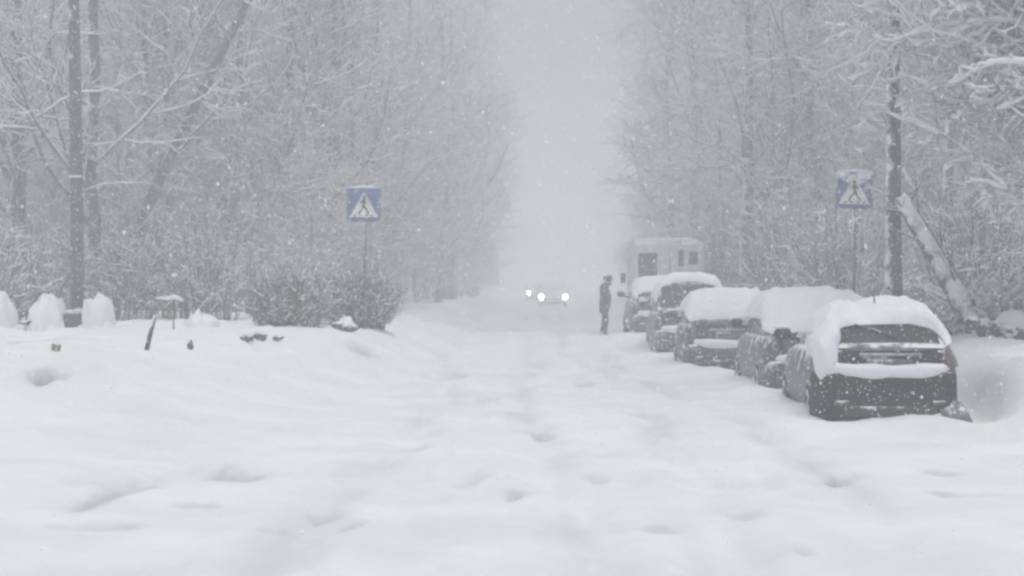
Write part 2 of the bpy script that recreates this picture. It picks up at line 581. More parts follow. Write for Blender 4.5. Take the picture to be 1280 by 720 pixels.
def spawn(rng, pts, rad, count, t0, t1, a0, a1, l0, l1, k, wob, up, rr=0.55, plen=None):
    n, kk = pts.shape[:2]
    par = np.repeat(np.arange(n), count)
    m = len(par)
    t = t0 + (t1 - t0) * rng.random(m)
    f = t * (kk - 1); i = np.minimum(f.astype(int), kk - 2); w = (f - i)[:, None]
    p = pts[par, i] * (1 - w) + pts[par, i + 1] * w
    d = unit(pts[par, i + 1] - pts[par, i])
    r = (rad[par, i] * (1 - w[:, 0]) + rad[par, i + 1] * w[:, 0]) * rr
    rv = unit(rng.normal(size=(m, 3)))
    axis_ = unit(np.cross(d, rv))
    d = rot_about(d, axis_, rng.uniform(a0, a1, m))
    if plen is None:
        plen = np.linalg.norm(np.diff(pts, axis=1), axis=2).sum(1)
    L = plen[par] * rng.uniform(l0, l1, m) * (1.15 - 0.5 * t)
    out = np.zeros((m, k, 3)); out[:, 0] = p
    for j in range(1, k):
        d = unit(d + rng.normal(size=(m, 3)) * wob + np.array([0, 0, up])[None])
        out[:, j] = out[:, j - 1] + d * (L / (k - 1))[:, None]
    rads = r[:, None] * np.linspace(1, 0.35, k)[None]
    return out, np.maximum(rads, 0.0035)


def snow_on(mb, rng, pts, rad, amount, share, sides=4):
    n, k = pts.shape[:2]
    keep = rng.random(n) < share
    pts, rad = pts[keep], rad[keep]
    if not len(pts): return
    tan = unit(np.gradient(pts, axis=1))
    flat = np.sqrt(np.clip(1 - tan[..., 2] ** 2, 0, 1))
    th = amount * rng.uniform(.5, 1.3, (len(pts), k)) * flat ** 1.5
    R_ = rad * 0.9 + th
    R_[:, 0] *= .4; R_[:, -1] *= .4
    P = pts.copy(); P[..., 2] += rad * .4 + th * .75
    mb.tubes(P, R_, sides)


def tree_geo(seed, h=15.0, r=0.2, lean=(0, 0), limbs=18, br=9, tw=7, tl=3, first=0.12, snow=0.017, spread=1.0, up=0.05, share=.5, tl_len=1.0, limb_r=.32, wig=1.0, limb_snow=.5, sway=1.0):
    """trunk MB, crown MB, snow MB"""
    rng = np.random.default_rng(seed)
    k = 14
    z = np.linspace(0, 1, k)
    P = np.zeros((1, k, 3))
    P[0, :, 2] = z * h
    P[0, :, 0] = lean[0] * z * h + np.cumsum(rng.normal(size=k)) * h * .006 * sway
    P[0, :, 1] = lean[1] * z * h + np.cumsum(rng.normal(size=k)) * h * .006 * sway
    P[0, :, :2] -= P[0, 0, :2]
    rad = (r * (1.0 - 0.78 * z) * (1 + .5 * np.exp(-z * 30)))[None]
    tr = MB().tubes(P, rad, 10, caps=True)
    cr, sn = MB(), MB()
    L1, R1 = spawn(rng, P, rad, limbs, first, .98, .6, 1.25, .22 * spread, .42 * spread, 9, .13, .07 + up, limb_r)
    cr.tubes(L1, R1, 5)
    L2, R2 = spawn(rng, L1, R1, br, .15, 1, .5, 1.2, .28, .55, 6, .16 * wig, up * .6, .55)
    cr.tubes(L2, R2, 4)
    L3, R3 = spawn(rng, L2, R2, tw, .1, 1, .4, 1.2, .3, .6, 5, .2 * wig, 0.0, .55)
    cr.tubes(L3, R3, 3)
    snow_on(sn, rng, L1, R1, snow * 1.3 * limb_snow, .9 * min(1, .4 + limb_snow))
    snow_on(sn, rng, L2, R2, snow * 1.1, .85)
    snow_on(sn, rng, L3, R3, snow, share)
    if tl:
        L4, R4 = spawn(rng, L3, R3, tl, .15, 1, .4, 1.1, .4 * tl_len, .7 * tl_len, 3, .2 * wig, -.03, .7)
        cr.tubes(L4, R4, 3)
        snow_on(sn, rng, L4, R4, snow * .8, share * .9, 3)
    return tr, cr, sn


def make_tree(name, geo, loc, label, cat="tree", group=None, rz=0.0, barkm=None):
    t = empty(name, loc, label, cat, group, rz)
    geo[0].build("trunk", barkm or M_bark, t)
    c = geo[1].build("crown", M_twig, t)
    geo[2].build("snow_cover", M_twig_snow, c)
    return t


protos = {}


def proto_tree(kind):
    return protos[kind]


P_GEO = [
    dict(seed=1, h=16, r=.20, limbs=26, br=10, tw=8, tl=3, first=.10),
    dict(seed=2, h=14, r=.16, limbs=26, br=10, tw=8, tl=3, first=.07, spread=1.1),
    dict(seed=3, h=18, r=.24, limbs=24, br=9, tw=7, tl=3, first=.10, spread=.9),
    dict(seed=4, h=11, r=.12, limbs=28, br=10, tw=8, tl=3, first=.03, spread=1.0, lean=(.10, 0)),
]
# px of the trunk foot, depth, kind, turn, scale, label
WOOD_L = "snow-dusted bare tree lost in the fog of the wood behind the lamp post"
WOOD_R = "snow-dusted bare tree fading into the fog beyond the parked cars"
TREES = [
    (112, 46.0, 0, 0.3, 1.0, "upright bare tree with a dark trunk just behind the lamp post"),
    (22, 50.0, 2, 1.9, .95, "bare tree with a slightly leaning trunk at the frame edge beside the lamp post"),
    (205, 60.0, 1, 4.0, 1.1, "slim bare tree standing behind the stick poking out of the snow"),
    (412, 64.0, 2, 2.2, 1.0, "tall thin bare tree behind the two dark bushes"),
    (936, 58.0, 0, 2.2, 1.0, "bare tree with a dark trunk between the white van and the pedestrian sign"),
    (1010, 58.0, 1, 3.1, 1.05, "bushy bare tree behind the second snow-covered car"),
    (548, 96.0, 3, .9, 1.0, "pale bare tree at the road edge beyond the bushes, nearest the gap in the wood"),
    (1185, 50.0, 1, 1.3, 1.0, "snowy bare tree behind the leaning white trunk"),
]
for px, d in ((-40, 60), (60, 68), (150, 74), (262, 66), (330, 76), (365, 60), (470, 80), (485, 84), (-70, 50), (250, 84), (90, 82), (180, 58), (300, 58), (20, 74), (210, 70), (440, 70), (395, 82)):
    TREES.append((px, d, None, None, None, WOOD_L))
for px, d in ((868, 84), (905, 74), (970, 70), (1060, 66), (1090, 56), (1140, 62), (1230, 58), (1290, 52), (1330, 64), (830, 108), (1040, 80), (1250, 70), (845, 92), (1000, 76), (1110, 72), (1180, 64)):
    TREES.append((px, d, None, None, None, WOOD_R))
rs = random.Random(5)
for i, (px, d, kd, rz, sc, lab) in enumerate(TREES):
    if kd is None: kd, rz, sc = rs.randrange(4), rs.random() * 6.28, .85 + .35 * rs.random()
    x = px_x(px, d)
    loc = (x, d, float(base_h(x, d)) - .1)
    grp = "bare trees of the wood behind the lamp post" if lab == WOOD_L else "bare trees beyond the parked cars" if lab == WOOD_R else None
    if kd not in protos:
        t = protos[kd] = make_tree("bare_tree", tree_geo(**P_GEO[kd]), loc, lab, "tree", grp, rz)
    else:
        t = copy_tree(protos[kd])
        t.location = loc; t.rotation_euler = (0, 0, rz)
        if "group" in t.keys(): del t["group"]
        tag(t, lab, "tree", grp)
    t.scale = (sc, sc, sc)

# the leaning tree in the wood
x = px_x(122, 50)
make_tree("leaning_tree", tree_geo(31, 15, .17, lean=(.46, 0), limbs=14, br=7, tw=6, tl=2, first=.25), (x, 50, float(base_h(x, 50)) - .1),
          "bare tree leaning strongly to one side over the wood behind the lamp post", "tree", barkm=M_bark_bare)

# the upright trunk beside the crossing sign
x = px_x(1117, 33)
make_tree("roadside_tree", tree_geo(41, 15, .155, sway=.15, limbs=12, br=8, tw=7, tl=3, first=.40, snow=.03, spread=.7), (x, 33, gz(x, 33) - .1),
          "upright roadside tree with a dark straight trunk next to the pedestrian sign", "tree", barkm=M_bark_near)

# the snow laden tree whose boughs hang into the frame
tr, cr, sn = tree_geo(57, 13, .2, limbs=90, br=12, tw=9, tl=2, first=.08, snow=.040, spread=.92, up=-.04, share=.66, limb_r=.2, wig=1.7, limb_snow=.65)
x = 9.3
make_tree("snow_laden_tree", (tr, cr, sn), (x, 28.5, gz(x, 28.5) - .1),
          "near tree with thickly snow-laden boughs hanging beside the nearest car", "tree", barkm=M_bark_near, rz=1.0)

# leaning trunk plastered with snow
a, b = at(1226, 422, 31.0), at(1127, 250, 32.5)
e = empty("leaning_tree", (a.x, a.y, a.z), "thick leaning tree trunk plastered white with snow beside the dark upright trunk", "tree")
d_ = np.array(b - a)
pp = np.array([d_ * t for t in np.linspace(-.12, 1, 10)]) + np.c_[np.zeros(10), np.zeros(10), .05 * np.sin(np.linspace(0, 3, 10))]
MB().tube(pp, np.linspace(.22, .13, 10), 12).build("trunk", M_trunk_white, e)
side = np.array([-.16, -.06, .10])
MB().tube(pp[1:] + np.array([.02, -.05, .10]), np.linspace(.10, .03, 9), 10).build("snow_cover", M_twig_snow, e)
pts0 = pp[None] * 1.0
rg = np.random.default_rng(9)
Lb, Rb = spawn(rg, pts0, np.full((1, 10), .05), 14, .35, 1, .5, 1.2, .2, .4, 6, .15, .05, .4)
c_ = MB().tubes(Lb, Rb, 4)
L2, R2 = spawn(rg, Lb, Rb, 6, .2, 1, .5, 1.1, .3, .6, 4, .2, 0, .5)
c_.tubes(L2, R2, 3).build("crown", M_twig, e)

# the far wood, which reads as one mass on each side of the road
def woods(name, boxes, seed, label):
    rng = np.random.default_rng(seed)
    b1, b2 = MB(), MB()
    geos = [tree_geo(seed + 60 + q, 15 + 2 * q, .2, limbs=22, br=8, tw=7, tl=2, first=.03, snow=.022) for q in range(3)]
    geos.append(tree_geo(seed + 80, 5.5, .06, limbs=34, br=8, tw=6, tl=2, first=.01, snow=.014, spread=1.5, up=.02))
    flat = []
    for g in geos:
        flat.append([(np.concatenate(m_.v), m_.f) for m_ in g])
    for (x0, x1, y0, y1, n, low) in boxes:
        for _ in range(n):
            x, y = rng.uniform(x0, x1), rng.uniform(y0, y1)
            g = flat[3 if low else rng.integers(3)]
            a = rng.uniform(0, 6.28); s = rng.uniform(.8, 1.25)
            c, s_ = math.cos(a) * s, math.sin(a) * s
            Rm = np.array([[c, -s_, 0], [s_, c, 0], [0, 0, s]])
            off = np.array([x, y, float(base_h(x, y)) - .1])
            for j, (V, F) in enumerate(g):
                (b2 if j == 2 else b1).add(V @ Rm.T + off, *F)
    o = b1.build(name, M_bark)
    tag(o, label, "wood", kind="stuff")
    s = b2.build("snow_cover", M_twig_snow, o)
    return o


woods("far_wood", [(-26, -6.5, 72, 92, 12, 0), (-30, -6.2, 90, 125, 24, 0), (-5.6, -3.6, 104, 135, 5, 0), (-3.7, -2.6, 138, 168, 6, 0), (-4.2, -2.6, 130, 160, 8, 1), (-50, -9, 120, 190, 14, 0), (-12, -4.2, 78, 112, 14, 1), (-14, -4.5, 112, 150, 12, 1), (-22, -5.2, 56, 66, 22, 1), (-26, -6, 66, 90, 20, 1)], 100, "grey mass of far snow-dusted trees behind the bushes")
woods("far_wood", [(10.5, 26, 72, 92, 10, 0), (11, 30, 90, 125, 18, 0), (12, 50, 120, 190, 12, 0), (8.5, 15, 80, 130, 18, 1), (9.5, 22, 52, 66, 20, 1), (10, 26, 66, 90, 16, 1)], 200, "grey mass of far snow-dusted trees behind the white van")


# ------------------------------------------------------------------ bushes
def bush(name, loc, w, h, seed, label, stems=70, tw=9, snow=.02, share=.35, depth=None, cat="bush"):
    rng = np.random.default_rng(seed)
    t = empty(name, loc, label, cat)
    k = 7
    n = stems
    P = np.zeros((n, k, 3))
    ang = rng.uniform(0, 6.28, n); rr = np.sqrt(rng.random(n))
    bx, by = np.cos(ang) * rr * w * .30, np.sin(ang) * rr * (depth or w) * .30
    tx, ty = np.cos(ang) * rr * w * .5 + rng.normal(size=n) * w * .05, np.sin(ang) * rr * (depth or w) * .5
    hh = h * (0.55 + .5 * np.sqrt(np.clip(1 - rr ** 2, 0, 1))) * rng.uniform(.75, 1.05, n)
    for j in range(k):
        s = j / (k - 1)
        P[:, j, 0] = bx + (tx - bx) * s ** 1.3 + rng.normal(size=n) * .02
        P[:, j, 1] = by + (ty - by) * s ** 1.3 + rng.normal(size=n) * .02
        P[:, j, 2] = hh * s
    rad = np.linspace(.014, .005, k)[None].repeat(n, 0)
    st = MB().tubes(P, rad, 4)
    L2, R2 = spawn(rng, P, rad, tw, .1, 1, .3, 1.1, .25, .5, 4, .2, .02, .7)
    st.tubes(L2, R2, 3)
    L3, R3 = spawn(rng, L2, R2, 3, .1, 1, .3, 1.1, .35, .7, 3, .2, 0, .8)
    st.tubes(L3, R3, 3)
    c = st.build("stems", M_bush, t)
    sn = MB()
    snow_on(sn, rng, L2, R2, snow, share); snow_on(sn, rng, L3, R3, snow, share, 3)
    sn.build("snow_cover", M_twig_snow, c)
    return t


def on_ground(px, d, dz=0.0):
    x = px_x(px, d)
    return (x, d, gz(x, d) + dz)


bush("bush", on_ground(362, 38.5, -.05), 1.9, 1.05, 5, "broad dark leafless bush beside the dark lump on the snow bank", 170, 11, .014, .25)
bush("bush", on_ground(447, 40.5, -.05), 1.95, 1.15, 6, "taller dark leafless bush under the pedestrian sign beyond the dark lump", 160, 11, .014, .25)
bush("bush", on_ground(1172, 31.5, -.05), 1.2, .5, 8, "low snow-filled bush between the nearest car and the leaning trunk", 80, 7, .035, .8)
bush("bush", on_ground(1268, 31.0, -.05), 1.6, .9, 18, "low snow-filled bush under the snow-laden boughs", 60, 7, .035, .8)
for i, (px, d, w, h) in enumerate(((40, 44, 3.2, 2.2), (160, 46, 3.4, 2.6), (255, 45, 3.0, 2.3), (-20, 41, 3, 2))):
    bush("sapling_thicket", on_ground(px, d, -.05), w, h, 40 + i,
         ["tall thin thicket behind the snow mounds at the lamp post", "tall thin thicket between the lamp post and the tilted stick",
          "tall thin thicket between the tilted stick and the bushes", "tall thin thicket at the frame edge behind the outermost snow mound"][i], 70, 9, .014, .4, cat="thicket")
for i, (px, d, w, h) in enumerate(((905, 64, 4, 2.8), (985, 52, 3.4, 2.8), (1060, 46, 3.0, 2.6), (1225, 40, 3.4, 2.8))):
    bush("sapling_thicket", on_ground(px, d, -.05), w, h, 50 + i,
         ["grey thicket behind the white van", "grey thicket behind the third parked car", "grey thicket behind the post of the pedestrian sign",
          "snowy thicket behind the leaning trunk and the snow-laden boughs"][i], 80, 9, .014, .4, cat="thicket")


# ------------------------------------------------------------------ street lamp pole with its footing and the snow mounds
d = 36.0
base = at(97, 415, d)
lp = empty("lamp_post", (base.x, base.y, base.z), "tall dark lamp post on a concrete footing between two snow mounds", "lamp post")
MB().tube([(0, 0, .2), (-.02, 0, 3.0), (-.07, 0, 6), (-.10, 0, 9.2)], [.135, .12, .105, .09], 14).build("pole", M_pole, lp)
MB().tube([(-.10, 0, 9.1), (-.05, -.2, 9.6), (.5, -1.0, 9.9), (.9, -1.7, 9.95)], .04, 8).build("lamp_arm", M_pole, lp)
MB().blob((1.05, -1.95, 9.93), (.16, .34, .08), 2, .05).build("lamp_head", M_pole, lp)
zb = (415 - 221) / FPX * d
MB().tube([(-.035, 0, zb - .02), (-.035, 0, zb + .02)], .135, 14).build("pole_band", snowy("band", (.6, .6, .6, 1), .5, .5), lp)
ft = MB().box((.0, 0, .17), (.47, .47, .42)).build("footing", M_concrete, lp, False)
bv = ft.modifiers.new("bevel", 'BEVEL'); bv.width = .03; bv.segments = 2
MB().blob((.02, 0, .39), (.27, .27, .05), 4, .2).build("snow_cap", M_snow, lp)


def mound(px0, px1, ytop, d, seed, label, ybase=430, dy=.5, power=.6):
    a = at((px0 + px1) / 2, ytop, d); b = at(0, ybase, d)
    w = (px1 - px0) / FPX * d / 2
    h = (a.z - b.z)
    mb = MB().blob((0, 0, 0), (w, dy, h), seed, .14, 40, 22, 0, power)
    mb.blob((.5 * w, -.1, .05), (w * 1.1, dy * 1.1, h * .42), seed + 5, .3, 30, 14)
    mb.blob((-.6 * w, -.05, .05), (w * .9, dy, h * .5), seed + 9, .3, 30, 14)
    mb.blob((.1 * w, .1, .5 * h), (w * .8, dy * .7, h * .44), seed + 12, .08, 30, 14, 0, .7)
    o = mb.build("snow_mound", M_snow)
    o.location = (a.x, d, b.z)
    return tag(o, label, "snow mound")


mound(40, 83, 372, 35.9, 1, "square-sided snow mound on the outer side of the lamp post footing")
mound(105, 140, 372, 36.1, 2, "rounded snow mound against the road side of the lamp post footing", 425)
mound(-30, 22, 372, 36.4, 3, "rounded snow mound cut by the frame edge, farthest from the road", 440)
mound(225, 275, 392, 37.0, 4, "low snow mound on the bank between the tilted stick and the bushes", 430, .6, .8)
mound(0, 190, 400, 37.2, 8, "long low uneven snow ridge running past the foot of the lamp post", 428, .45, .8)
mound(1243, 1300, 388, 29.5, 5, "snow mound behind the row of dark clods near the frame edge", 420, .6, .9)


def clod(px, py, d, s, seed, label, mat=M_dark, cat="clod", name="clod", cap=True):
    if d is None:
        d = depth_on_ground(px, py + 5)
    a = at(px, py, d)
    sc_ = d / 33.0 if name == "clod" else 1.0
    s = tuple(q * sc_ for q in s)
    t = empty(name, (a.x, a.y, a.z), label, cat)
    MB().blob((0, 0, 0), s, seed, .38, 20, 12).build("lump", mat, t)
    if cap:
        MB().blob((-.1 * s[0], .1 * s[1], s[2] * .78), (s[0] * .75, s[1] * .8, s[2] * .3), seed + 3, .25).build("snow_cap", M_snow, t)
    return t


clod(432, 409, None, (.20, .2, .14), 3, "largest dark lump poking from the snow bank in front of the bushes", cap=False)
clod(310, 423, None, (.11, .12, .08), 5, "small dark clod on the snow bank, outer one of a pair")
clod(326, 420, None, (.12, .12, .09), 6, "small dark clod on the snow bank, inner one of a pair")
clod(348, 422, None, (.09, .1, .05), 7, "smallest grey clod on the snow bank between the pair and the big lump")
clod(238, 432, None, (.05, .06, .09), 8, "tiny dark tuft standing on the bank beyond the tilted stick", cap=False)
clod(34, 403, 35.5, (.13, .12, .04), 9, "flat dark patch of rubble between the two outer snow mounds", cap=False)
for i, (px, py, sx, sz) in enumerate(((1230, 410, .13, .15), (1247, 412, .12, .14), (1262, 416, .14, .12), (1277, 417, .14, .15), (1215, 404, .10, .12))):
    clod(px, py, 29.2 - .1 * i, (sx, .14, sz), 20 + i,
         ["pointed dark clod in the row on the right bank, second from the car", "pointed dark clod in the middle of the row on the right bank",
          "low wide dark clod in the row on the right bank", "dark clod at the end of the row beside the frame edge",
          "dark clod at the start of the row, nearest the leaning trunk"][i])
clod(1196, 522, 22.75, (.15, .2, .16), 31, "lump of dirty frozen slush beside the nearest car's bumper corner",
     M_slush, "slush lump", "slush_lump", False)


# little block, tilted stick, snow-capped twig post
db = depth_on_ground(70, 439)
a = at(70, 435, db)
bk = MB().box((0, 0, 0), (10 / FPX * db, 10 / FPX * db, 12 / FPX * db), Matrix.Rotation(.15, 3, 'Y')).build("wooden_block", M_wood, None, False)
bk.location = a
bv = bk.modifiers.new("bevel", 'BEVEL'); bv.width = .015
tag(bk, "small brown wooden block end poking from the snow below the lamp post", "block")
db = depth_on_ground(181, 437)
a, b = at(181, 438, db), at(194, 394, db)
st = MB().tube([(0, 0, -.1), tuple((b - a) * .5 + Vector((.01, 0, 0))), tuple(b - a)], [.036, .032, .026], 8).build("wooden_stick", M_dark)
st.location = a
tag(st, "dark wooden stick tilting out of the snow bank", "stick")
a = at(217, 398, 35.5)
ts = empty("broken_sapling", (a.x, a.y, a.z), "broken sapling with snow piled on its bent twigs behind the tilted stick", "sapling")
k = 35.5 / FPX
MB().tube([(0, 0, -.2), (0, 0, 20 * k), (.01, 0, 54 * k)], [.014, .012, .010], 7).build("stem", M_bush, ts)
MB().tube([(-22 * k, 0, 23 * k), (-8 * k, 0, 22 * k), (0, 0, 24 * k), (12 * k, 0, 20 * k)], .015, 6).build("twig", M_bush, ts)
MB().tube([(-22 * k, 0, 26 * k), (-8 * k, 0, 24.5 * k), (0, 0, 27 * k), (12 * k, 0, 23 * k)], [.015, .04, .05, .03], 8).build("snow_cover", M_snow, ts)
MB().blob((0.01, 0, 54 * k), (.055, .05, .035), 3, .2).build("snow_cap", M_snow, ts)


# ------------------------------------------------------------------ pedestrian crossing signs
M_blue = snowy("sign_blue", (0.06, 0.10, 0.30, 1), .5, .36, .3, .0, 5.0, .3, .1)
M_signw = snowy("sign_white", (0.78, 0.78, 0.76, 1), .5, .3, .3, .0, 5.0, .3, .05)
M_signk = snowy("sign_black", (0.03, 0.03, 0.03, 1), .5, .30, .3, .0, 8.0, .3, .1)
M_blue2 = snowy("sign_blue_snowed", (0.06, 0.10, 0.29, 1), .5, .50, .3, .0, 4.0, .3, .1)


def flat_poly(mb, pts, y0, th=.003):
    p = np.array(pts, float)
    n = len(p)
    F = np.c_[p[:, 0], np.full(n, y0 - th), p[:, 1]]
    B = np.c_[p[:, 0], np.full(n, y0), p[:, 1]]
    q = np.array([[i, (i + 1) % n, n + (i + 1) % n, n + i] for i in range(n)])
    mb.add(np.vstack([F, B]), np.arange(n)[None], np.arange(2 * n - 1, n - 1, -1)[None], q)


def limb(mb, a, b, w0, w1, y0):
    a, b = np.array(a, float), np.array(b, float)
    t = (b - a) / np.linalg.norm(b - a); nrm = np.array([-t[1], t[0]])
    flat_poly(mb, [a + nrm * w0, a - nrm * w0, b - nrm * w1, b + nrm * w1], y0)


def sign(px, py, d, size, label, flip, bluem, pole_dx=0.0, tilt=0.0):
    c = at(px, py, d)
    g = gz(c.x, c.y)
    t = empty("pedestrian_sign", (c.x, c.y, g), label, "road sign", "pedestrian crossing signs")
    zc = c.z - g
    pole = MB().tube([(pole_dx, .05, -.4), (pole_dx, .05, zc + size * .55)], .032, 10).build("post", M_pole, t)
    s = size / 2
    pn = empty_part = MB()
    pn.box((0, 0, 0), (size, .02, size))
    panel = pn.build("sign_panel", bluem, t, False)
    panel.location = (0, 0, zc); panel.rotation_euler = (0, tilt, 0)
    bv = panel.modifiers.new("bevel", 'BEVEL'); bv.width = .008
    tri = MB(); flat_poly(tri, [(-s * .86, -s * .74), (s * .86, -s * .74), (0, s * .80)], -.0115)
    tri.build("white_triangle", M_signw, panel, False)
    m = MB()
    f = -1 if flip else 1
    y0 = -.0165
    L = lambda a, b, w0, w1: limb(m, (a[0] * s * f, a[1] * s), (b[0] * s * f, b[1] * s), w0 * s, w1 * s, y0)
    an = np.linspace(0, 2 * np.pi, 14, endpoint=False)
    flat_poly(m, np.c_[np.cos(an) * .085 * s + .02 * s * f, np.sin(an) * .095 * s + .44 * s], y0)
    L((.02, .34), (-.02, -.10), .085, .075)
    y0 -= .0035
    L((.0, .30), (-.22, .10), .04, .035); L((.03, .30), (.16, .05), .04, .035)
    L((-.02, -.06), (.20, -.36), .06, .045); L((.20, -.36), (.27, -.60), .045, .04)
    L((-.03, -.06), (-.16, -.34), .06, .045); L((-.16, -.34), (-.36, -.56), .045, .04)
    for k in range(4):
        y0 = -.0165
        L((-.62 + .33 * k, -.64), (-.44 + .33 * k, -.64), .035, .035)
    m.build("pictogram", M_signk, panel, False)
    cap = MB().tube([(-s * .95, 0, s + .012), (-s * .3, 0, s + .02), (s * .4, 0, s + .014), (s * .92, 0, s + .01)], [.012, .028, .024, .012], 8)
    cap.build("snow_cap", M_snow, panel)
    return t


sign(455, 256, 39.5, .70, "clear blue pedestrian crossing sign on a post above the dark bushes", False, M_blue, 0.02)
sign(1068, 238, 36.0, .70, "snow-blotched blue pedestrian crossing sign behind the parked cars", True, M_blue2, 0.0, .03)


# ------------------------------------------------------------------ vehicles
M_glass = snowy("dark_glass", (0.014, 0.015, 0.017, 1), .3, .16, .15, .06, 9.0, .3, .2)
M_glass_hazed = snowy("hazed_glass", (.2, .2, .2, 1), .5, .62, .2, .0, 5.0, .3)  # glass paled to imitate haze in front of the oncoming cars
M_haze_pale = snowy("haze_pale", (.68, .69, .7, 1), .9, .6, .2, .0, 5.0, .1)  # pale colour standing in for haze over the oncoming cars
M_tyre = snowy("tyre_rubber", (0.025, 0.025, 0.026, 1), .9, .30, .4, .1, 9.0, .2)
M_rim = snowy("rim_metal", (0.25, 0.25, 0.26, 1), .5, .40, .4, .1, 9.0, .4, metal=.6)
M_lamp_red = snowy("tail_lamp_red", (0.10, 0.045, 0.043, 1), .35, .36, .4, .15, 8.0, .5)
M_plate = snowy("plate", (0.10, 0.10, 0.10, 1), .5, .36, .4, .1, 10.0, .3)
M_trim = snowy("black_trim", (0.03, 0.031, 0.032, 1), .7, .28, .4, .1, 7.0, .3)
M_chrome = snowy("lamp_glass", (0.5, 0.5, 0.5, 1), .2, .3, .4, .1, 7.0, .5)
M_lit = emit_mat("lit_headlight", (1.0, 0.99, 0.95, 1), 28.0)


def interp(xs, ys, x):
    """smooth monotone-ish interpolation"""
    x = np.asarray(x, float)
    xs = np.array(xs, float); ys = np.array(ys, float)
    m = np.gradient(ys, xs)
    i = np.clip(np.searchsorted(xs, x) - 1, 0, len(xs) - 2)
    h = xs[i + 1] - xs[i]; t = np.clip((x - xs[i]) / h, 0, 1)
    t2, t3 = t * t, t * t * t
    return ((2 * t3 - 3 * t2 + 1) * ys[i] + (t3 - 2 * t2 + t) * h * m[i] * .7 + (-2 * t3 + 3 * t2) * ys[i + 1] + (t3 - t2) * h * m[i + 1] * .7)


